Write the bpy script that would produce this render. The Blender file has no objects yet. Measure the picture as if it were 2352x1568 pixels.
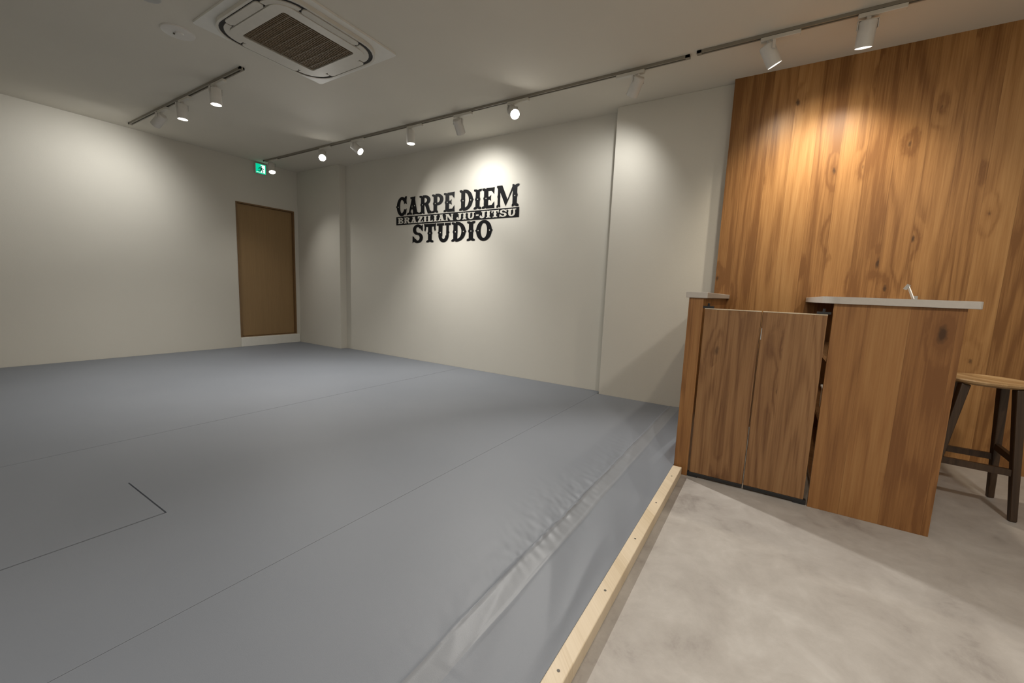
import bpy, bmesh, math, random
from mathutils import Vector, Matrix, noise, Quaternion
random.seed(3)
SC=bpy.context.scene
COL=SC.collection
H=2.772; MZ=.038

# ---------------------------------------------------------------- materials
class NT:
    def __init__(s,name):
        s.m=bpy.data.materials.new(name); s.m.use_nodes=True
        s.t=s.m.node_tree; s.b=s.t.nodes['Principled BSDF']
    def n(s,typ,**k):
        x=s.t.nodes.new(typ)
        for a,v in k.items(): setattr(x,a,v)
        return x
    def put(s,sock,v):
        if hasattr(v,'is_output') or isinstance(v,bpy.types.NodeSocket): s.t.links.new(v,sock)
        else: sock.default_value=v
    def M(s,op,a,b=0.,c=None,clamp=False):
        x=s.n('ShaderNodeMath',operation=op); x.use_clamp=clamp
        s.put(x.inputs[0],a); s.put(x.inputs[1],b)
        if c is not None: s.put(x.inputs[2],c)
        return x.outputs[0]
    def comb(s,x,y,z):
        c=s.n('ShaderNodeCombineXYZ'); s.put(c.inputs[0],x);s.put(c.inputs[1],y);s.put(c.inputs[2],z); return c.outputs[0]
    def pos(s):
        g=s.n('ShaderNodeNewGeometry'); p=s.n('ShaderNodeSeparateXYZ'); s.t.links.new(g.outputs['Position'],p.inputs[0])
        return g.outputs['Position'],p.outputs
    def noise(s,vec,scale,detail=2.,rough=.5,dist=0.):
        x=s.n('ShaderNodeTexNoise'); s.put(x.inputs['Vector'],vec); x.inputs['Scale'].default_value=scale
        x.inputs['Detail'].default_value=detail; x.inputs['Roughness'].default_value=rough; x.inputs['Distortion'].default_value=dist
        return x.outputs[0]
    def ramp(s,fac,stops):
        x=s.n('ShaderNodeValToRGB'); s.put(x.inputs[0],fac); e=x.color_ramp.elements
        while len(e)<len(stops): e.new(.5)
        for i,(p,c) in enumerate(stops): e[i].position=p; e[i].color=(*c,1) if len(c)==3 else c
        return x.outputs[0]
    def mix(s,f,a,b,mode='MIX'):
        x=s.n('ShaderNodeMix',data_type='RGBA',blend_type=mode); s.put(x.inputs[0],f)
        s.put(x.inputs[6],a if not isinstance(a,tuple) else (*a,1)); s.put(x.inputs[7],b if not isinstance(b,tuple) else (*b,1)); return x.outputs[2]
    def mr(s,v,a,b,c=0.,d=1.):
        x=s.n('ShaderNodeMapRange'); s.put(x.inputs[0],v); x.inputs[1].default_value=a;x.inputs[2].default_value=b;x.inputs[3].default_value=c;x.inputs[4].default_value=d
        return x.outputs[0]
    def bump(s,h,strength,dist=.01):
        x=s.n('ShaderNodeBump'); s.put(x.inputs['Height'],h); x.inputs['Strength'].default_value=strength; x.inputs['Distance'].default_value=dist
        s.t.links.new(x.outputs[0],s.b.inputs['Normal'])
    def fin(s,col,rough=.5,metal=0.,spec=.5):
        s.put(s.b.inputs['Base Color'],col if not isinstance(col,tuple) else (*col,1)); s.put(s.b.inputs['Roughness'],rough)
        s.b.inputs['Metallic'].default_value=metal; s.b.inputs['Specular IOR Level'].default_value=spec
        return s.m

def plain(name,col,rough=.5,metal=0.,spec=.5,var=.06,scale=20.):
    t=NT(name); p,_=t.pos(); n=t.noise(p,scale,3)
    c0=tuple(c*(1-var) for c in col); c1=tuple(min(1,c*(1+var)) for c in col)
    return t.fin(t.ramp(n,[(.3,c0),(.7,c1)]),rough,metal,spec)

def wall_mat(name,col,fine=260.,bs=.25):
    t=NT(name); p,_=t.pos()
    n=t.noise(p,1.3,3); c=t.ramp(n,[(.3,tuple(x*.965 for x in col)),(.7,col)])
    f=t.noise(p,fine,2); g=t.noise(p,fine*.25,3)
    t.bump(t.M('ADD',f,t.M('MULTIPLY',g,.8)),bs,.002)
    return t.fin(c,.85,0,.25)

def wood(name,dark,mid,light,plank=.15,knots=1.,rough=.42,off=.37,gap=True,grain=1.,ringf=50.,axis='XY',pv=.2):
    t=NT(name); p,(X,Y,Z)=t.pos()
    u=t.M('ADD',X,Y) if axis=='XY' else (X if axis=='X' else Y)
    q=t.M('ADD',t.M('DIVIDE',u,plank),off); idx=t.M('FLOOR',q); fr=t.M('FRACT',q)
    wn=t.n('ShaderNodeTexWhiteNoise',noise_dimensions='1D'); t.put(wn.inputs['W'],idx); rnd=wn.outputs['Value']
    uu=t.M('MULTIPLY_ADD',rnd,7.3,u); zz=t.M('MULTIPLY_ADD',rnd,11.,Z)
    vo=t.n('ShaderNodeTexVoronoi',voronoi_dimensions='2D'); t.put(vo.inputs['Vector'],t.comb(t.M('MULTIPLY',uu,4.2),t.M('MULTIPLY',zz,1.9),0.)); vo.inputs['Scale'].default_value=1.
    wob=t.noise(t.comb(t.M('MULTIPLY',uu,40.),t.M('MULTIPLY',zz,25.),0.),1.,2)
    d=t.M('ADD',vo.outputs['Distance'],t.M('MULTIPLY',t.M('SUBTRACT',wob,.5),.10))
    sc=t.n('ShaderNodeSeparateColor'); t.put(sc.inputs[0],vo.outputs['Color'])
    gate=t.M('GREATER_THAN',sc.outputs[0],.60)
    size=t.M('MULTIPLY_ADD',sc.outputs[1],.06,.025)
    kn=t.M('MULTIPLY',t.M('MULTIPLY',t.M('SUBTRACT',size,d),22.,clamp=True),gate); halo=t.M('MULTIPLY',t.mr(d,.30,.03),gate)
    vec=t.comb(t.M('MULTIPLY',uu,4.5),rnd,t.M('MULTIPLY',zz,.38))
    n1=t.noise(vec,1.,2.,.5,.15)
    n1=t.M('ADD',n1,t.M('MULTIPLY',halo,.13*knots))
    ring=t.M('POWER',t.M('MULTIPLY_ADD',t.M('SINE',t.M('MULTIPLY',n1,ringf)),.5,.5),2.2)
    fine=t.noise(t.comb(t.M('MULTIPLY',uu,130.),rnd,t.M('MULTIPLY',zz,3.2)),1.,5.,.6)
    med=t.noise(t.comb(t.M('MULTIPLY',uu,26.),rnd,t.M('MULTIPLY',zz,.8)),1.,3.,.5)
    v=t.M('MULTIPLY',fine,.46*grain); v=t.M('MULTIPLY_ADD',ring,-.13,v); v=t.M('MULTIPLY_ADD',med,.22,v); v=t.M('MULTIPLY_ADD',rnd,pv,v); v=t.M('ADD',v,.225-pv/2-.02)
    v=t.M('MULTIPLY_ADD',halo,-.09*knots,v)
    c=t.ramp(v,[(.34,dark),(.55,mid),(.80,light)])
    c=t.mix(t.M('MULTIPLY',kn,.85*knots),c,tuple(x*.22 for x in dark))
    if gap:
        e=t.M('ABSOLUTE',t.M('SUBTRACT',fr,.5)); c=t.mix(t.mr(e,.5-.006,.5-.001,0,.55),c,tuple(x*.35 for x in dark))
    t.bump(fine,.10,.002)
    return t.fin(c,rough,0,.4)

W_WALL=wall_mat('wallpaper_offwhite',(.64,.616,.55))
W_CEIL=wall_mat('ceiling_offwhite',(.67,.635,.555),120.,.12)
WOODW=wood('oak_plank_wall',(.21,.090,.023),(.38,.19,.062),(.51,.285,.108),plank=.152,pv=.30,knots=1.)
WOODC=wood('oak_plank_counter',(.17,.070,.020),(.28,.13,.042),(.36,.19,.068),plank=.152,off=.60,pv=.22)
WOODG=wood('walnut_gate',(.135,.059,.021),(.25,.128,.052),(.335,.19,.085),plank=.281,off=.405,knots=.7,gap=False,ringf=75.,pv=.06,grain=1.1)
WOODD=wood('door_veneer',(.26,.165,.075),(.305,.195,.09),(.35,.228,.108),plank=.9,knots=0.,gap=False,ringf=10.,grain=.9,axis='Y',pv=.05)
WOODF=plain('door_frame_wood',(.20,.115,.05),.45)
WOODP=wood('pale_pine',(.56,.45,.30),(.66,.55,.40),(.73,.63,.48),plank=.2,knots=0.,gap=False,ringf=12.,pv=.1)
WOODS=wood('stool_dark_leg',(.022,.012,.007),(.05,.028,.015),(.085,.05,.026),plank=.5,knots=0.,gap=False,pv=.1)
WOODT=wood('stool_seat_top',(.36,.22,.10),(.50,.335,.17),(.60,.43,.25),plank=.06,knots=0.,gap=False,pv=.25)
WHITE=plain('white_plastic',(.64,.615,.55),.45,var=.02)
SILL=plain('white_sill',(.74,.73,.68),.5,var=.02)
WHITE2=plain('white_metal_paint',(.66,.64,.60),.4,var=.02)
SENS=plain('grey_sensor_plastic',(.42,.42,.40),.5,var=.02)
TRK=plain('track_paint',(.25,.225,.18),.45,var=.03)
BLACK=plain('black_plastic',(.012,.012,.013),.5)
GREYT=plain('track_groove',(.10,.088,.07),.5)
STEEL=plain('brushed_steel',(.45,.44,.42),.35,.8)
CTOP=plain('counter_top_greige',(.45,.415,.375),.45,var=.03,scale=60.)
GRB=plain('grille_dark',(.05,.037,.022),.7)
GRS=plain('grille_slat',(.20,.155,.10),.6)
VINYL=plain('black_vinyl_letters',(.006,.006,.007),.5,spec=.12)
GREEN=plain('exit_green_dark',(.0,.3,.17),.4)
def emis(name,col,st):
    t=NT(name); t.b.inputs['Emission Color'].default_value=(*col,1); t.b.inputs['Emission Strength'].default_value=st
    return t.fin(col,.5)
LENS=emis('lamp_lens_glow',(1,.96,.88),9.)
LENSB=emis('lamp_lens_glow_bright',(1,.96,.88),60.)
EXG=emis('exit_sign_green',(.0,.55,.30),.9)
EXW=emis('exit_sign_white',(.75,1.,.88),1.0)
def mat_vinyl(name,tape=False):
    t=NT(name); p,(X,Y,Z)=t.pos()
    n=t.noise(p,.9,3); c=t.ramp(n,[(.3,(.165,.180,.206)),(.7,(.183,.198,.225))])
    f=t.noise(p,420.,2); g=t.noise(p,5.,2)
    t.bump(t.M('ADD',f,t.M('MULTIPLY',g,2.)),.12,.002)
    r=.52
    if tape:
        m=t.M('MULTIPLY',t.M('GREATER_THAN',X,5.968),t.M('LESS_THAN',X,6.05))
        c=t.mix(m,c,(.200,.211,.230)); r=t.M('MULTIPLY_ADD',m,-.06,.52)
    return t.fin(c,r,0,.45)
MATV=mat_vinyl('mat_grey_vinyl'); MATT=mat_vinyl('mat_grey_vinyl_taped',True)
def mat_conc():
    t=NT('concrete_mortar'); p,_=t.pos()
    n=t.noise(p,1.7,8,.66,.35); n2=t.noise(p,5.5,8,.70,.4); s=t.noise(p,180.,2)
    v=t.M('ADD',t.M('MULTIPLY',n,.55),t.M('MULTIPLY',n2,.45))
    c=t.ramp(v,[(.35,(.255,.233,.213)),(.455,(.38,.353,.325)),(.54,(.43,.403,.372)),(.65,(.505,.48,.448))])
    t.bump(t.M('ADD',s,t.M('MULTIPLY',n2,1.5)),.12,.003)
    return t.fin(c,t.mr(n2,.3,.7,.40,.60),0,.4)
CONC=mat_conc()

# ---------------------------------------------------------------- mesh helpers
def mk(name,bm,mat,loc=(0,0,0),smooth=False):
    me=bpy.data.meshes.new(name); bmesh.ops.recalc_face_normals(bm,faces=bm.faces[:]); bm.to_mesh(me); bm.free()
    for m in (mat if isinstance(mat,(list,tuple)) else [mat]): me.materials.append(m)
    if smooth:
        for p in me.polygons: p.use_smooth=True
    o=bpy.data.objects.new(name,me); COL.objects.link(o); o.location=loc
    return o
def addbox(bm,x0,x1,y0,y1,z0,z1):
    vs=[bm.verts.new((x,y,z)) for x in (x0,x1) for y in (y0,y1) for z in (z0,z1)]
    fs=[bm.faces.new([vs[i] for i in f]) for f in ((0,1,3,2),(4,6,7,5),(0,4,5,1),(2,3,7,6),(0,2,6,4),(1,5,7,3))]
    return vs,fs
def bevel_all(bm,w,seg=2):
    bmesh.ops.bevel(bm,geom=bm.edges[:],offset=w,segments=seg,affect='EDGES',profile=.5,clamp_overlap=True)
def box(name,x0,x1,y0,y1,z0,z1,mat,bev=0.,parent=None):
    cx,cy=(x0+x1)/2,(y0+y1)/2
    bm=bmesh.new(); addbox(bm,x0-cx,x1-cx,y0-cy,y1-cy,0,z1-z0)
    if bev: bmesh.ops.recalc_face_normals(bm,faces=bm.faces[:]); bevel_all(bm,bev)
    o=mk(name,bm,mat,(cx,cy,z0))
    if parent: par(o,parent)
    return o
def par(o,p):
    w=Vector(o.location); q=p; off=Vector((0,0,0))
    while q: off+=q.location; q=q.parent
    o.parent=p; o.location=w-off
def empty(name,loc,label=None,cat=None,group=None):
    o=bpy.data.objects.new(name,None); o.empty_display_size=.1; COL.objects.link(o); o.location=loc
    tag(o,label,cat,group); return o
def tag(o,label=None,cat=None,group=None):
    if label: o['label']=label
    if cat: o['category']=cat
    if group: o['group']=group
    return o
def struct(o): o['kind']='structure'; return o
def addprism(bm,pts,z0,z1):
    a=[bm.verts.new((x,y,z0)) for x,y in pts]; b=[bm.verts.new((x,y,z1)) for x,y in pts]; n=len(pts)
    bm.faces.new(a[::-1]); bm.faces.new(b)
    for i in range(n): bm.faces.new((a[i],a[(i+1)%n],b[(i+1)%n],b[i]))
def addring(bm,o,i,z0,z1):
    n=len(o); A=[[bm.verts.new((x,y,z)) for x,y in L] for L in (o,i) for z in (z0,z1)]
    o0,o1,i0,i1=A
    for k in range(n):
        j=(k+1)%n
        bm.faces.new((o0[k],o0[j],o1[j],o1[k])); bm.faces.new((i0[k],i1[k],i1[j],i0[j]))
        bm.faces.new((o0[k],i0[k],i0[j],o0[j])); bm.faces.new((o1[k],o1[j],i1[j],i1[k]))
def rrect(hx,hy,r,n=8,cx=0,cy=0):
    P=[]
    for sx,sy,a in ((1,1,0),(-1,1,90),(-1,-1,180),(1,-1,270)):
        for k in range(n+1):
            t=math.radians(a+90*k/n); P.append((cx+sx*(hx-r)+r*math.cos(t),cy+sy*(hy-r)+r*math.sin(t)))
    return P
def lathe(bm,prof,n=32,sx=1.,sy=1.,close=False):
    R=[]
    for r,z in prof:
        if r<1e-6: R.append([bm.verts.new((0,0,z))])
        else: R.append([bm.verts.new((r*math.cos(2*math.pi*k/n)*sx,r*math.sin(2*math.pi*k/n)*sy,z)) for k in range(n)])
    for a,b in zip(R,R[1:]):
        for k in range(n):
            j=(k+1)%n
            if len(a)==1 and len(b)==1: continue
            if len(a)==1: bm.faces.new((a[0],b[j],b[k]))
            elif len(b)==1: bm.faces.new((a[k],a[j],b[0]))
            else: bm.faces.new((a[k],a[j],b[j],b[k]))
def addbar(bm,p,q,w0,d0,w1,d1,side=None):
    p,q=Vector(p),Vector(q); ax=(q-p).normalized()
    s=Vector(side) if side else Vector((0,0,1)).cross(ax)
    if s.length<1e-4: s=Vector((1,0,0))
    s=(s-ax*s.dot(ax)).normalized(); t=ax.cross(s)
    V=[]
    for c,w,d in ((p,w0,d0),(q,w1,d1)):
        V.append([bm.verts.new(c+s*a*w/2+t*b*d/2) for a,b in ((-1,-1),(1,-1),(1,1),(-1,1))])
    a,b=V; bm.faces.new(a[::-1]); bm.faces.new(b)
    for i in range(4): bm.faces.new((a[i],a[(i+1)%4],b[(i+1)%4],b[i]))
def autosmooth(o):
    for p in o.data.polygons: p.use_smooth=True
    o.data.set_sharp_from_angle(angle=math.radians(35))

# ---------------------------------------------------------------- room shell
XR=9.6; YF=-6.6
struct(box('floor',-.2,XR,YF,.2,-.12,0,CONC))
struct(box('ceiling',-.2,XR,YF,.2,H,H+.12,W_CEIL))
DY0,DY1,DZ0,DZ1=-1.026,-.166,.18,2.154
bm=bmesh.new()
for b in ((-.2,0,YF,DY0,0,H),(-.2,0,DY1,.2,0,H),(-.2,0,DY0,DY1,0,DZ0),(-.2,0,DY0,DY1,DZ1,H),(-.2,-.14,DY0,DY1,DZ0,DZ1)): addbox(bm,*b)
struct(mk('wall_left',bm,W_WALL))
struct(box('wall_back',1.0877,5.268,0,.2,0,H,W_WALL))
struct(box('wall_corner',0,1.0877,-.105,.2,0,H,W_WALL,.003))
struct(box('wall_side',5.268,XR,-.111,.2,0,H,W_WALL,.003))
struct(box('wall_wood',6.242,XR,-.1845,-.112,0,H,WOODW))
struct(box('wall_right',XR,XR+.15,YF,.2,0,H,W_WALL))
struct(box('wall_front',-.2,XR,YF-.15,YF,0,H,W_WALL))
bm=bmesh.new(); fw=.018
for b in ((-.13,.006,DY0,DY0+fw,DZ0,DZ1),(-.13,.006,DY1-fw,DY1,DZ0,DZ1),(-.13,.006,DY0+fw,DY1-fw,DZ1-fw,DZ1),(-.13,.0,DY0+fw,DY1-fw,DZ0,DZ0+.010)): addbox(bm,*b)
struct(mk('trim_1',bm,WOODF))
struct(box('door_1',-.075,-.038,DY0+fw+.003,DY1-fw-.003,DZ0+.014,DZ1-fw-.003,WOODD,.002))
struct(box('baseboard_left',0,.012,DY0,DY1+.05,MZ+.001,DZ0-.010,SILL,.002))

# ---------------------------------------------------------------- floor mats
def sheet(name,rects,holes,z0,z1,mat,label):
    xs=sorted({v for r in rects+holes for v in r[:2]}); ys=sorted({v for r in rects+holes for v in r[2:]})
    def inside(i,j):
        if i<0 or j<0 or i>=len(xs)-1 or j>=len(ys)-1: return False
        x=(xs[i]+xs[i+1])/2; y=(ys[j]+ys[j+1])/2
        ins=lambda r:r[0]<x<r[1] and r[2]<y<r[3]
        return any(map(ins,rects)) and not any(map(ins,holes))
    bm=bmesh.new(); V={}
    def v(i,j,z):
        k=(i,j,z)
        if k not in V: V[k]=bm.verts.new((xs[i],ys[j],z))
        return V[k]
    for i in range(len(xs)-1):
        for j in range(len(ys)-1):
            if not inside(i,j): continue
            bm.faces.new((v(i,j,z1),v(i+1,j,z1),v(i+1,j+1,z1),v(i,j+1,z1)))
            bm.faces.new((v(i,j,z0),v(i,j+1,z0),v(i+1,j+1,z0),v(i+1,j,z0)))
            for di,dj,a,b in ((-1,0,(i,j),(i,j+1)),(1,0,(i+1,j),(i+1,j+1)),(0,-1,(i,j),(i+1,j)),(0,1,(i,j+1),(i+1,j+1))):
                if not inside(i+di,j+dj): bm.faces.new((v(*a,z0),v(*b,z0),v(*b,z1),v(*a,z1)))
    o=mk(name,bm,mat); tag(o,label,'floor mat','grey vinyl floor mats'); return o
g=.0016
yb=YF+.01
sheet('floor_mat',[(.004,1.086,yb,-.108),(1.086,3.40-.0035,yb,-.004)],[],.001,MZ,MATV,'wide grey vinyl mat sheet beside the door wall')
hx0,hx1,hy0,hy1=4.10,4.55,-4.02,-3.42; gg=.006
sheet('floor_mat',[(3.40,5.25-g,yb,-.004)],[(hx0-gg*.3,hx1+gg,hy0-gg,hy1+gg)],.001,MZ,MATV,'grey vinyl mat sheet with a square hatch cut into it')
o=box('floor_hatch',hx0,hx1,hy0,hy1,.001,MZ+.0015,MATV,.002)
tag(o,'square grey vinyl covered hatch lid set into the mat','floor hatch')
x0,x1,y0,y1=5.25,6.261,yb,-.114
xs=[]; x=x0
while x<x1: xs.append(x); x+=.04 if x<5.66 else .0065
xs.append(x1)
ys=[]; y=y0
while y<y1: ys.append(y); y+=.10 if y<-4.2 else .010
ys.append(y1)
def hmat(x,y):
    xc=5.965+.005*noise.noise(Vector((0,y*1.3,1)))+.006*noise.noise(Vector((2,y*4.,1)))*(1 if -3<y<-1.3 else .3)
    d=x-xc
    env=.85*math.exp(-((y+2.35)/.65)**2)+.5*math.exp(-((y+1.50)/.25)**2)
    h=.0055*math.exp(-(d/.0065)**2)*(.75+.6*env)
    h+=.0026/(1+math.exp(-d/.003))
    h+=.0026*math.exp(-((d-.085-.02*noise.noise(Vector((5,y*1.1,0))))/.006)**2)*(.5+.6*env)
    near=math.exp(-abs(d)/(.045 if d>0 else .10))
    w=noise.noise(Vector((x*5-y*3.,y*15+x*9,.3)))
    w2=noise.noise(Vector((x*16-y*9,y*38+x*26,4.3)))
    h+=env*near*(.012*(.25-abs(w))+.0055*w2)
    far=min(1,max(0,(x-5.85)/.12))*min(1,max(0,(6.255-x)/.04))
    h+=.014*(.28-abs(noise.noise(Vector((x*6.5+y*1.8,y*1.1-x*.7,7.7)))))*far*(1. if y>-3.3 else .6)
    # sheet end folded up beside the low partition
    h+=.020*max(0,1-abs(x-6.21-.10*(y+1.1))/.05)*max(0,1-abs(y+1.15)/.45)
    return MZ+max(-.014,h)
bm=bmesh.new(); G=[[bm.verts.new((x,y,hmat(x,y))) for y in ys] for x in xs]
for i in range(len(xs)-1):
    for j in range(len(ys)-1): bm.faces.new((G[i][j],G[i+1][j],G[i+1][j+1],G[i][j+1]))
B=[bm.verts.new(c) for c in ((x0,y0,.001),(x1,y0,.001),(x1,y1,.001),(x0,y1,.001))]
bm.faces.new(B[::-1])
bm.faces.new([B[0]]+[B[1]]+[G[i][0] for i in range(len(xs)-1,-1,-1)])
bm.faces.new([B[2],B[3]]+[G[i][-1] for i in range(len(xs))])
bm.faces.new([B[3],B[0]]+[G[0][j] for j in range(len(ys))])
bm.faces.new([B[1],B[2]]+[G[-1][j] for j in range(len(ys)-1,-1,-1)])
o=mk('floor_mat',bm,MATT); autosmooth(o); tag(o,'grey vinyl mat sheet with a wrinkled taped seam along timber edging','floor mat','grey vinyl floor mats')
te=empty('timber_edging',(6.29,-3.4,0),'pale pine timber batten edging the mat beside concrete','timber edging')
box('batten',6.265,6.315,yb,-1.537,.0,.052,WOODP,.003,te)
for k in range(6):
    bm=bmesh.new(); lathe(bm,[(0,.0),(.0045,.0),(.0045,.0008),(0,.0008)],12)
    par(mk('screw_head',bm,GREYT,(6.29,-1.7-.36*k,.0519)),te)

# ---------------------------------------------------------------- half wall, gates, counter
YG=-1.5177
hw=empty('half_wall',(6.30,-.85,0),'low oak clad partition with greige cap beside the gate','partition')
box('body',6.2665,6.342,YG,-.187,0,1.045,WOODC,.001,hw)
box('cap',6.250,6.362,YG-.014,-.187,1.0452,1.078,CTOP,.003,hw)
def gate(x0,x1,hs,lab):
    r=empty('swing_gate',((x0+x1)/2,-1.5,.0),lab,'gate','pair of wooden swing gates')
    box('panel',x0,x1,-1.512,-1.490,.028,.985,WOODG,.0015,r)
    box('edge_banding',x0,x1,-1.513,-1.489,.9855,.990,WOODP,0,r)
    box('bottom_rail',x0,x1,-1.514,-1.488,.008,.0275,BLACK,.002,r)
    hx=x0+.004 if hs<0 else x1-.004
    for z in (.0,1.0):
        bm=bmesh.new(); addbox(bm,-.028,.028,-.012,.012,.0,.012 if z else .027); lathe(bm,[(0,.0),(.006,.0),(.006,.027),(0,.027)],12)
        par(mk('pivot_hinge',bm,BLACK,(hx+(.012 if hs<0 else -.012),-1.5,z if z==0 else .9905)),r)
    return r
gl=gate(6.353,6.627,-1,'walnut brown swing gate leaf beside the low partition')
gr=gate(6.633,6.906,1,'walnut brown swing gate leaf beside the counter')
box('meeting_edge',6.6275,6.6285,-1.512,-1.490,.036,.984,BLACK,0,gl)
box('meeting_edge',6.6315,6.6325,-1.512,-1.490,.036,.984,BLACK,0,gr)
box('catch_plate',6.6335,6.6375,-1.5140,-1.5122,.84,.90,STEEL,.0,gr)
ct=empty('counter',(7.15,-.85,0),'oak clad bar counter with a thin greige top and open shelves','counter')
CX0,CX1=6.925,7.380
box('front_panel',CX0,CX1,YG,YG+.022,0,1.045,WOODC,.001,ct)
box('side_panel',CX1-.022,CX1,YG+.0225,-.187,0,1.045,WOODC,.001,ct)
box('back_panel',CX0+.01,CX1-.023,-.207,-.187,0,1.045,WOODC,.001,ct)
for z in (.08,.42,.74): box('shelf',CX0+.012,CX1-.023,YG+.023,-.208,z,z+.02,WOODG,.001,ct)
bm=bmesh.new(); xl,xr,yf,yk=CX0-.045,CX1+.040,YG-.018,-.187; rc=.075
P=[(xr,yk),(xl,yk)]+[(xl+rc-rc*math.cos(a),yf+rc-rc*math.sin(a)) for a in [math.pi/2*k/10 for k in range(11)]]+[(xr-.01,yf),(xr,yf+.01)]
addprism(bm,[(x-7.15,y+.85) for x,y in P],0,.033); bevel_all(bm,.002,1)
par(mk('worktop',bm,CTOP,(7.15,-.85,1.0452)),ct)
for k,(y,z,hh,m,nm) in enumerate(((-1.38,.76,.10,WHITE,'storage_box'),(-1.40,.44,.14,BLACK,'storage_box'),(-1.15,.44,.12,WHITE,'storage_box'))):
    r=empty(nm,(7.05,y,z),('white' if m is WHITE else 'black')+' lidded storage box on an open counter shelf','box','boxes on the counter shelves')
    box('box_body',6.96,7.16,y-.07,y+.07,z+.0005,z+hh,m,.006,r); box('lid',6.955,7.165,y-.075,y+.075,z+hh,z+hh+.012,m,.003,r)
CT=1.0787
cs=empty('card_stand',(7.30,-1.0,CT),'small dull metal card stand on the counter top','card stand')
bm=bmesh.new(); addbox(bm,-.022,.022,-.03,.03,0,.004); par(mk('base',bm,STEEL,(7.30,-1.0,CT)),cs)
bm=bmesh.new(); addbar(bm,(.008,-.01,.004),(-.016,0,.070),.0035,.035,.0035,.03,(1,0,0)); par(mk('back_plate',bm,STEEL,(7.30,-1.0,CT)),cs)
bm=bmesh.new(); addbar(bm,(-.016,.0,.066),(-.030,.0,.074),.005,.03,.005,.03,(0,1,0)); par(mk('clip',bm,STEEL,(7.30,-1.0,CT)),cs)
bm=bmesh.new(); addbar(bm,(.008,-.01,.008),(.024,-.01,.008),.006,.03,.006,.03,(0,1,0)); par(mk('lip',bm,STEEL,(7.30,-1.0,CT)),cs)

# ---------------------------------------------------------------- stool
sx,sy,sz=7.672,-.885,.683
st=empty('bar_stool',(sx,sy,0),'round wooden bar stool with pale seat and dark legs','stool')
bm=bmesh.new(); lathe(bm,[(0,-.030),(.12,-.030),(.150,-.026),(.167,-.016),(.171,-.006),(.166,.0),(.13,-.003),(.07,-.007),(0,-.008)],48)
o=mk('seat',bm,WOODT,(sx,sy,sz)); autosmooth(o); par(o,st)
feet=[(.138,.145),(.118,-.175),(-.205,-.150),(-.175,.165)]
tops=[(.095,.10),(.082,-.110),(-.105,-.085),(-.095,.105)]
LT=sz-.028
for (fx,fy),(tx,ty) in zip(feet,tops):
    bm=bmesh.new(); addbar(bm,(fx,fy,0),(tx,ty,LT),.028,.028,.040,.040,(1,.2,0))
    bmesh.ops.recalc_face_normals(bm,faces=bm.faces[:]); bevel_all(bm,.006); par(mk('leg',bm,WOODS,(sx,sy,0)),st)
for i,z in ((0,.30),(1,.24),(2,.30),(3,.24)):
    j=(i+1)%4
    def at(k,z):
        t=z/LT; return (feet[k][0]*(1-t)+tops[k][0]*t,feet[k][1]*(1-t)+tops[k][1]*t,z)
    bm=bmesh.new(); addbar(bm,at(i,z),at(j,z),.02,.034,.02,.034); par(mk('stretcher',bm,WOODS,(sx,sy,0)),st)

# ---------------------------------------------------------------- wall lettering
def stem(x,h=1.,w=.29,l=1.,r=1.):
    k=w/.26; L=[(-.235,0),(-.25,.07),(-.19,.115),(-.13,.13),(-.13,.40),(-.175,.5),(-.13,.60),(-.13,.87),(-.19,.885),(-.25,.93),(-.235,1)]
    f=lambda a,s:a if abs(a)<=.131 else (-.13+(a+.13)*s)
    top=[(-.10,1),(0,.955),(.10,1)]; bot=[(.10,0),(0,.045),(-.10,0)]
    return [[(x+f(a,l)*k,b*h) for a,b in L]+[(x+a*k,b*h) for a,b in top]+[(x-f(a,r)*k,b*h) for a,b in L[::-1]]+[(x+a*k,b*h) for a,b in bot]]
def arc(cx,cy,rx,ry,tx,ty,a0,a1,n=20):
    out=[]
    for k in range(n):
        A=[math.radians(a0+(a1-a0)*(k+e)/n) for e in (0,1)]
        pt=lambda a,s:(cx+(rx-s*tx)*math.cos(a),cy+(ry-s*ty)*math.sin(a))
        out.append([pt(A[0],0),pt(A[1],0),pt(A[1],1),pt(A[0],1)])
    return out
def rect(a,b,c,d): return [[(a,c),(b,c),(b,d),(a,d)]]
def spur(x,y,s=.07): return [[(x-s,y),(x,y-s),(x+s,y),(x,y+s)]]
def arm(x0,x1,y,t,up):
    s=1 if up else -1
    return rect(x0,x1,min(y,y+s*t),max(y,y+s*t))+[[(x1-.06,y),(x1+.05,y-.02*s),(x1+.03,y+s*.33),(x1-.06,y+s*.24),(x1-.14,y+s*t)]]
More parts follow.
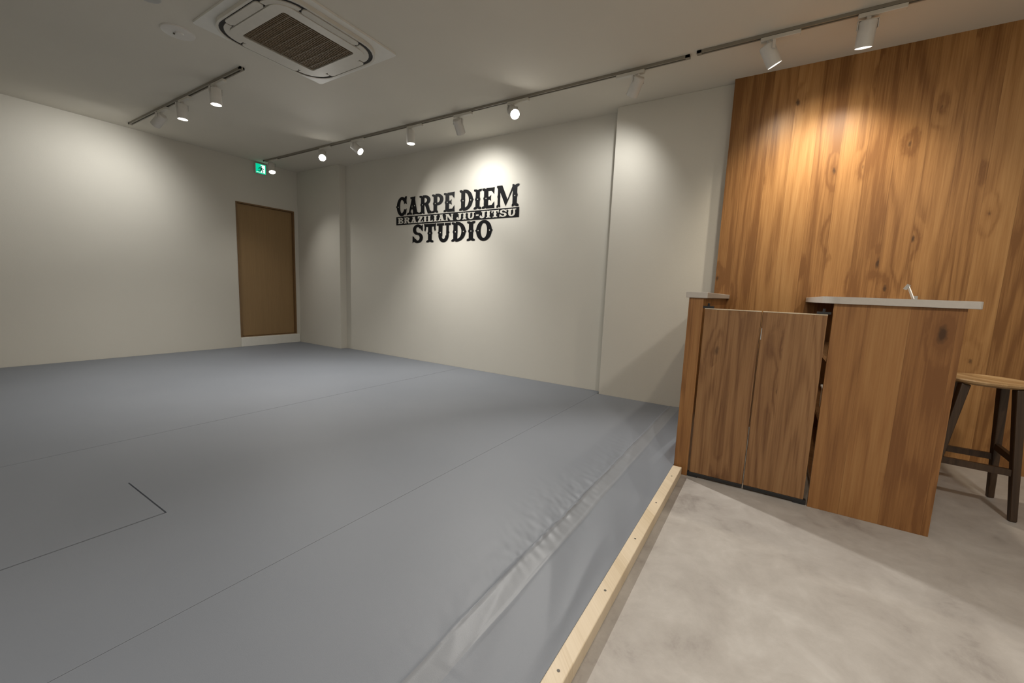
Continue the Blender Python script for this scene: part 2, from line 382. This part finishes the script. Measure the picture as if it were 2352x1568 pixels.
GL={
'C':(.90,lambda:arc(.46,.5,.46,.52,.29,.16,45,315,30)+spur(.0,.5,.07)+[[(.62,.90),(.76,1.03),(.90,1.03),(.86,.80),(.90,.60),(.76,.66),(.66,.62),(.62,.78)]]+[[(.62,.14),(.62,.26),(.66,.36),(.76,.32),(.88,.38),(.86,.16),(.76,.02)]]),
'A':(1.02,lambda:[[(.12,.08),(.28,.08),(.52,.86),(.42,1.)]]+[[(.52,.08),(.87,.08),(.63,1.),(.34,1.)]]+[[(-.02,0),(-.04,.07),(.06,.14),(.36,.14),(.43,.07),(.41,0),(.22,.03)]]+[[(.48,0),(.46,.07),(.52,.14),(.90,.14),(1.04,.07),(1.02,0),(.74,.03)]]+rect(.26,.66,.30,.42)+[[(.26,.99),(.28,.88),(.68,.88),(.70,1.02),(.48,.98)]]),
'R':(1.0,lambda:stem(.26,r=.2)+arc(.42,.735,.47,.275,.27,.14,-90,90)+rect(.26,.43,.87,1.01)+rect(.26,.43,.46,.60)+[[(.44,.50),(.72,.54),(.87,.17),(.97,.14),(1.05,.06),(1.0,0),(.70,0)]]),
'P':(.90,lambda:stem(.26,r=.6)+arc(.42,.70,.47,.31,.27,.15,-90,90)+rect(.26,.43,.86,1.01)+rect(.26,.43,.39,.54)),
'E':(.86,lambda:stem(.26,r=.2)+arm(.26,.78,0,.15,True)+arm(.26,.76,1.,.15,False)+rect(.26,.56,.42,.58)+[[(.50,.43),(.61,.34),(.58,.5),(.61,.66),(.50,.57)]]),
'D':(.98,lambda:stem(.26,r=.2)+arc(.36,.5,.60,.51,.29,.15,-90,90,26)+rect(.26,.38,.86,1.01)+rect(.26,.38,-.01,.14)+spur(.96,.5,.06)),
'I':(.56,lambda:stem(.28)),
'M':(1.50,lambda:stem(.22,1,.16,r=.4)+stem(1.22,1,.27,l=.3)+[[(.12,1.),(.42,1.),(.79,.30),(.66,.04)],[(.66,.04),(.77,.34),(1.10,1.),(1.14,.84)]]),
'B':(.92,lambda:stem(.26,r=.2)+arc(.40,.755,.43,.255,.24,.12,-90,90)+arc(.40,.27,.49,.28,.26,.13,-90,90)+rect(.26,.42,.88,1.01)+rect(.26,.42,.44,.56)+rect(.26,.42,-.01,.12)),
'Z':(.82,lambda:rect(.04,.78,.84,1.)+rect(.04,.80,0,.16)+[[(.04,.12),(.38,.12),(.78,.88),(.44,.88)]]+rect(.04,.16,.64,1)+rect(.68,.80,0,.36)),
'L':(.82,lambda:stem(.26,r=.4)+arm(.26,.74,0,.16,True)),
'N':(1.14,lambda:stem(.20,1,.18)+stem(.94,1,.18)+[[(.10,1),(.44,1),(1.04,0),(.72,0)]]),
'J':(.74,lambda:rect(.32,.62,.28,1.)+rect(.20,.74,.86,1.)+arc(.31,.27,.31,.29,.28,.16,180,360,14)+spur(.13,.32,.12)),
'U':(1.02,lambda:rect(.12,.41,.3,1.)+rect(.68,.87,.3,1)+rect(.0,.52,.87,1.)+rect(.57,1.0,.87,1.)+arc(.495,.34,.375,.36,.25,.17,180,360,16)+spur(.12,.5,.06)+spur(.87,.5,.06)),
'T':(.92,lambda:stem(.46)+rect(.06,.86,.85,1.)+[[(0,1.02),(.14,1.),(.17,.74),(.11,.60),(.02,.66),(.05,.8)],[(.78,1),(.92,1.02),(.87,.8),(.90,.66),(.81,.60),(.75,.74)]]),
'S':(.86,lambda:arc(.43,.725,.39,.295,.26,.145,20,262,18)+arc(.43,.275,.41,.295,.26,.145,-160,82,18)+[[(.66,.88),(.82,1.02),(.82,.62),(.72,.68),(.60,.82)]]+[[(.02,-.02),(.18,.10),(.24,.20),(.13,.34),(.02,.38)]]+[[(.28,.56),(.44,.575),(.60,.43),(.42,.42)]]),
'O':(1.0,lambda:arc(.5,.5,.5,.52,.30,.15,0,360,36)+spur(.0,.5,.06)+spur(1.0,.5,.06)),
'-':(.46,lambda:rect(.06,.40,.40,.58)),
' ':(.26,lambda:[]),
}
DOT={'C':[.14],'A':[.64],'R':[.26],'P':[.26],'E':[.26],'D':[.26,.81],'I':[.28],'M':[1.22],'T':[.46],'O':[.14,.86],'U':[.265],'L':[.26],'B':[.26]}
def flat(name,polys,dots,cx,y,mats,parent):
    bm=bmesh.new()
    for i,P in enumerate(polys):
        bm.faces.new([bm.verts.new((a-cx,-1.5e-5*i,b)) for a,b in P])
    for P in dots:
        f=bm.faces.new([bm.verts.new((a-cx,-12e-4,b)) for a,b in P]); f.material_index=1
    bm.normal_update()
    bmesh.ops.triangulate(bm,faces=bm.faces[:],ngon_method='EAR_CLIP')
    for f in bm.faces:
        f.normal_update()
        if f.normal.y>0: f.normal_flip()
    me=bpy.data.meshes.new(name); bm.to_mesh(me); bm.free()
    for m in mats: me.materials.append(m)
    o=bpy.data.objects.new(name,me); COL.objects.link(o); o.location=(cx,y,0)
    par(o,parent); return o
def text(s,x0,x1,z0,h,y,mats,parent,name,big=(),dotr=0.,sp=.08):
    adv=[GL[c][0] for c in s]; tot=sum(adv)+sp*(len(s)-1); k=(x1-x0)/tot; x=0
    for i,c in enumerate(s):
        hh=1.05 if i in big else 1.
        polys=[[(x0+(x+a)*k,z0+b*h*hh-(hh-1)*h*.12) for a,b in P] for P in GL[c][1]()]
        dots=[]
        if dotr:
            for dx in DOT.get(c,[]):
                cx,cz=x0+(x+dx)*k,z0+.5*h
                dots.append([(cx+dotr*math.cos(t),cz+dotr*math.sin(t)) for t in [2*math.pi*j/12 for j in range(12)]])
        if polys: flat(name,polys,dots,x0+(x+adv[i]/2)*k,y,mats,parent)
        x+=adv[i]+sp
sg=empty('wall_lettering',(3.18,-.001,1.62),'black western style vinyl lettering on the off-white wall','wall sign')
text('CARPE DIEM',2.20,4.16,1.982,.232,-.0035,[VINYL,W_WALL],sg,'large_letter',{0,6,9},.007,.03)
flat('name_bar',[[(2.19,1.860),(4.165,1.860),(4.165,1.970),(2.19,1.970)]],[],3.18,-.003,[VINYL],sg)
text('BRAZILIAN JIU-JITSU',2.225,4.13,1.875,.080,-.0050,[W_WALL],sg,'small_letter',(),0,.06)
text('STUDIO',2.50,3.80,1.616,.234,-.0035,[VINYL,W_WALL],sg,'large_letter',(),.007,.05)

# ---------------------------------------------------------------- exit sign on the door wall
ex=empty('exit_sign',(.0,-.675,2.60),'small square green emergency exit sign with running figure','exit sign')
box('housing',.001,.035,-.752,-.598,2.605,2.752,WHITE,.004,ex)
box('green_panel',.0352,.0372,-.746,-.604,2.611,2.746,EXG,0,ex)
bm=bmesh.new()
def F(pts,x):
    f=bm.faces.new([bm.verts.new((x,-.746+.142*a,2.611+.135*b)) for a,b in pts])
F([(.50,.10),(.92,.10),(.92,.92),(.50,.92)],.0378)
F([(.06,.10),(.48,.10),(.48,.14),(.06,.14)],.0378)
o=mk('doorway_pictogram',bm,EXW); par(o,ex)
bm=bmesh.new()
F([(.55+.065*math.cos(t),.76+.065*math.sin(t)) for t in [2*math.pi*k/12 for k in range(12)]],.0384)
for q in ([(.44,.66),(.60,.68),(.62,.42),(.48,.42)],[(.48,.66),(.30,.60),(.24,.44),(.30,.42),(.36,.54),(.50,.58)],[(.58,.68),(.72,.54),(.82,.56),(.82,.50),(.70,.46),(.58,.58)],
          [(.48,.46),(.40,.30),(.22,.28),(.22,.20),(.46,.22),(.58,.42)],[(.54,.46),(.62,.44),(.74,.30),(.70,.12),(.62,.12),(.64,.28),(.52,.38)]): F(q,.0384)
o=mk('running_figure_pictogram',bm,GREEN); par(o,ex)

# ---------------------------------------------------------------- air conditioner cassette
ac=empty('air_conditioner',(3.62,-2.20,H),'white ceiling cassette air conditioner with brown grille','air conditioner')
def acp(name,build,mat,sm=False):
    bm=bmesh.new(); build(bm); o=mk(name,bm,mat,(3.62,-2.20,H)); 
    if sm: autosmooth(o)
    par(o,ac); return o
acp('panel',lambda bm:addring(bm,rrect(.475,.475,.02),rrect(.30,.30,.02),-.014,-.0005),SILL)
acp('duct_body',lambda bm:addprism(bm,rrect(.415,.415,.20),-.034,-.0145),BLACK)
acp('outer_rim',lambda bm:addring(bm,rrect(.425,.425,.21),rrect(.410,.410,.196),-.040,-.0145),WHITE)
acp('face_plate',lambda bm:addring(bm,rrect(.338,.338,.10),rrect(.262,.262,.02),-.046,-.0345),WHITE)
def cap(L,w,n=8):
    r=w/2; return [(L-r+r*math.cos(a),r*math.sin(a)) for a in [-math.pi/2+math.pi*k/n for k in range(n+1)]]+[(-(L-r)+r*math.cos(a),r*math.sin(a)) for a in [math.pi/2+math.pi*k/n for k in range(n+1)]]
for k in range(4):
    a=k*math.pi/2
    def B(bm,a=a):
        P=[(x,y+.3715) for x,y in cap(.205,.058)]
        addprism(bm,[(x*math.cos(a)-y*math.sin(a),x*math.sin(a)+y*math.cos(a)) for x,y in P],-.042,-.0345)
    acp('air_flap',B,WHITE)
    def Cc(bm,a=a):
        O=[(.215+.166*math.cos(t),.215+.166*math.sin(t)) for t in [math.pi/2*j/8 for j in range(9)]]
        I=[(.215+.130*math.cos(t),.215+.130*math.sin(t)) for t in [math.pi/2*j/8 for j in range(9)]]
        for j in range(8):
            q=[O[j],O[j+1],I[j+1],I[j]]
            addprism(bm,[(x*math.cos(a)-y*math.sin(a),x*math.sin(a)+y*math.cos(a)) for x,y in q],-.041,-.0345)
    acp('corner_cover',Cc,WHITE)
acp('grille_recess',lambda bm:addprism(bm,rrect(.2615,.2615,.02),-.0365,-.0345),GRB)
def gr_(bm):
    n=24
    for k in range(n):
        x=-.25+.5*(k+.5)/n; addbox(bm,x-.0035,x+.0035,-.255,.255,-.044,-.0367)
    for k in range(7):
        y=-.25+.5*(k+.5)/7; addbox(bm,-.257,.257,y-.0025,y+.0025,-.0455,-.0441)
acp('grille',gr_,GRS)

def disc(x,y,r,lab,cat,name,m):
    e=empty(name,(x,y,H),lab,cat)
    bm=bmesh.new(); lathe(bm,[(0,-.014),(r*.8,-.014),(r*.97,-.008),(r,0),(0,0)],40); o=mk('cover_plate',bm,m,(x,y,H-.0005)); autosmooth(o); par(o,e)
    bm=bmesh.new(); lathe(bm,[(0,-.022),(.02,-.022),(.026,-.0145),(0,-.0145)],20); o=mk('sensor_button',bm,WHITE2,(x+.02,y,H-.0005)); autosmooth(o); par(o,e)
    bm=bmesh.new(); lathe(bm,[(0,-.0225),(.006,-.0225),(.006,-.0145),(0,-.0145)],10); par(mk('indicator',bm,GREYT,(x-.012,y-.02,H-.0005)),e)
disc(2.905,-2.67,.10,'flat white round sensor plate on the ceiling','ceiling sensor','ceiling_sensor',WHITE2)
disc(3.20,-2.93,.07,'small grey round detector on the ceiling','smoke detector','smoke_detector',SENS)

# ---------------------------------------------------------------- tracks
def track(x0,x1,y,lab):
    e=empty('lighting_track',((x0+x1)/2,y,H),lab,'lighting track','ceiling lighting tracks')
    bm=bmesh.new(); L=(x1-x0)/2
    addbox(bm,-L,L,-.017,-.007,-.020,-.0003); addbox(bm,-L,L,.007,.017,-.020,-.0003); addbox(bm,-L,-L+.03,-.017,.017,-.021,-.0003); addbox(bm,L-.03,L,-.017,.017,-.021,-.0003)
    par(mk('rail',bm,TRK,((x0+x1)/2,y,H)),e)
    bm=bmesh.new(); addbox(bm,-L+.03,L-.03,-.0068,.0068,-.012,-.0003); par(mk('conductor_groove',bm,GREYT,((x0+x1)/2,y,H)),e)
track(.19,5.99,-.70,'long grey lighting track above the lettered wall')
track(6.04,8.5,-.72,'grey lighting track continuing above the oak wall')
track(.22,2.80,-2.20,'short grey lighting track near the door wall')

# ---------------------------------------------------------------- spotlights
def m_adapter():
    bm=bmesh.new(); addbox(bm,-.05,.17,-.017,.017,-.046,-.021); bevel_all(bm,.003,1); return bm
def m_yoke():
    bm=bmesh.new(); addbox(bm,-.012,.012,-.010,.010,-.060,-.046)
    addbox(bm,-.010,.010,-.051,.051,-.064,-.060)
    for s in (-1,1): addbox(bm,-.010,.010,s*.049-.002,s*.049+.002,-.112,-.060)
    return bm
def m_house():
    bm=bmesh.new(); lathe(bm,[(0,.036),(.036,.036),(.043,.030),(.0445,.024),(.0445,-.100),(.0435,-.103),(.041,-.103),(.039,-.088),(.0,-.088)],36); return bm
proto={}
def pmesh(key,bm,mats,sm=True):
    me=bpy.data.meshes.new(key); bmesh.ops.recalc_face_normals(bm,faces=bm.faces[:]); bm.to_mesh(me); bm.free()
    for m in mats: me.materials.append(m)
    if sm:
        for p in me.polygons: p.use_smooth=True
        me.set_sharp_from_angle(angle=math.radians(35))
    proto[key]=me
pmesh('adapter',m_adapter(),[WHITE]); pmesh('yoke',m_yoke(),[WHITE2]); pmesh('lamp_housing',m_house(),[WHITE2])
bm=bmesh.new(); lathe(bm,[(0,-.0895),(.0385,-.0895),(.0385,-.0885),(0,-.0885)],32); pmesh('lens',bm,[LENS])
bm=bmesh.new(); lathe(bm,[(0,-.0975),(.0385,-.0975),(.0385,-.0885),(0,-.0885)],32); pmesh('lens_b',bm,[LENSB])
def spot(x,y,aim,power,angle,blend,col,lab,bright=False,flip=1,size=.035):
    e=empty('spotlight',(x,y,H),lab,'spotlight','ceiling track spotlights')
    def ch(n,me,loc=(0,0,0),p=e):
        o=bpy.data.objects.new(n,me); COL.objects.link(o); o.parent=p; o.location=loc; return o
    a=ch('adapter',proto['adapter']); 
    if flip<0: a.rotation_euler=(0,0,math.pi)
    d=Vector(aim).normalized()
    az=math.atan2(d.y,d.x) if (abs(d.x)+abs(d.y))>.05 else 0
    yk=ch('yoke',proto['yoke']); yk.rotation_euler=(0,0,az)
    hs=ch('lamp_housing',proto['lamp_housing'],(0,0,-.100))
    tilt=math.acos(max(-1,min(1,-d.z)))
    q=Quaternion((0,0,1),az)@Quaternion((0,1,0),-tilt)
    hs.rotation_mode='QUATERNION'; hs.rotation_quaternion=q
    ch('lens',proto['lens_b' if bright else 'lens'],(0,0,0),hs)
    L=bpy.data.lights.new('lamp_light','SPOT'); L.energy=power; L.spot_size=math.radians(angle); L.spot_blend=blend; L.color=col; L.shadow_soft_size=size
    lo=bpy.data.objects.new('lamp_light',L); COL.objects.link(lo); lo.parent=hs; lo.location=(0,0,-.108)
    return e
N=(1,.965,.91); Wm=(1,.88,.70); C0=(1,.985,.95)
S='white cylinder spotlight '
spot(.38,-.70,(.45,-.15,-1),46,110,1,N,S+'tilted near the exit sign')
spot(1.60,-.70,(.75,-.55,-.75),78,110,1,N,S+'glowing towards the room',True)
spot(2.24,-.70,(1,.25,-.75),36,100,1,N,S+'tilted along the lettered wall')
spot(3.18,-.70,(.06,.0,-1),135,95,1,N,S+'pointing straight down on the track')
spot(3.84,-.70,(-.14,.72,-.82),36,124,1,C0,S+'turned to wash the lettered wall')
spot(4.48,-.70,(.62,-.50,-.60),200,88,.7,N,S+'glowing brightly towards the concrete floor',True)
spot(5.62,-.70,(-.60,.50,-.9),22,124,1,C0,S+'tilted back to the plain wall',flip=-1)
spot(6.48,-.72,(.50,.36,-1),28,124,1,Wm,S+'angled at the oak plank wall')
spot(6.98,-.72,(-.04,.30,-1),56,120,1,Wm,S+'hanging above the counter beside oak wall')
spot(1.10,-2.20,(-1,-.42,-.95),42,132,1,C0,S+'tilted sharply to the plain side wall')
spot(1.62,-2.20,(0,.0,-1),88,100,1,N,S+'pointing down near the door wall')
spot(2.32,-2.20,(.02,0,-1),78,100,1,N,S+'pointing down at the end of short track',)

def add_fill(x,y,p,col=(1,.95,.88),s=.25):  # unseen fill lights without fixtures, added out of frame to brighten the room
    L=bpy.data.lights.new('fill_light','AREA'); L.shape='DISK'; L.size=s; L.energy=p; L.color=col
    o=bpy.data.objects.new('fill_light',L); COL.objects.link(o); o.location=(x,y,H-.03); return o
add_fill(2.0,-4.9,3); add_fill(4.6,-4.9,11); add_fill(7.9,-3.7,46,(1,.93,.84)); add_fill(6.2,-5.4,28)

w=bpy.data.worlds.new('World'); SC.world=w; w.use_nodes=True
w.node_tree.nodes['Background'].inputs[0].default_value=(.5,.48,.45,1); w.node_tree.nodes['Background'].inputs[1].default_value=.3

# ---------------------------------------------------------------- camera
s_,t_,r_,f_=.5591,-.1252,.0402,946.97
Fw=Vector((-math.sin(s_)*math.cos(t_),math.cos(s_)*math.cos(t_),math.sin(t_))); R0=Vector((math.cos(s_),math.sin(s_),0)); U0=R0.cross(Fw)
R=R0*math.cos(r_)+U0*math.sin(r_); U=U0*math.cos(r_)-R0*math.sin(r_)
cd=bpy.data.cameras.new('Camera'); cd.sensor_width=36; cd.sensor_fit='HORIZONTAL'; cd.lens=f_*36/2352; cd.clip_start=.02
co=bpy.data.objects.new('Camera',cd); COL.objects.link(co)
m=Matrix(((R.x,U.x,-Fw.x,6.6744),(R.y,U.y,-Fw.y,-4.0529),(R.z,U.z,-Fw.z,1.05),(0,0,0,1)))
co.matrix_world=m; SC.camera=co
SC.view_settings.view_transform='Standard'; SC.view_settings.look='None'; SC.view_settings.exposure=0.18
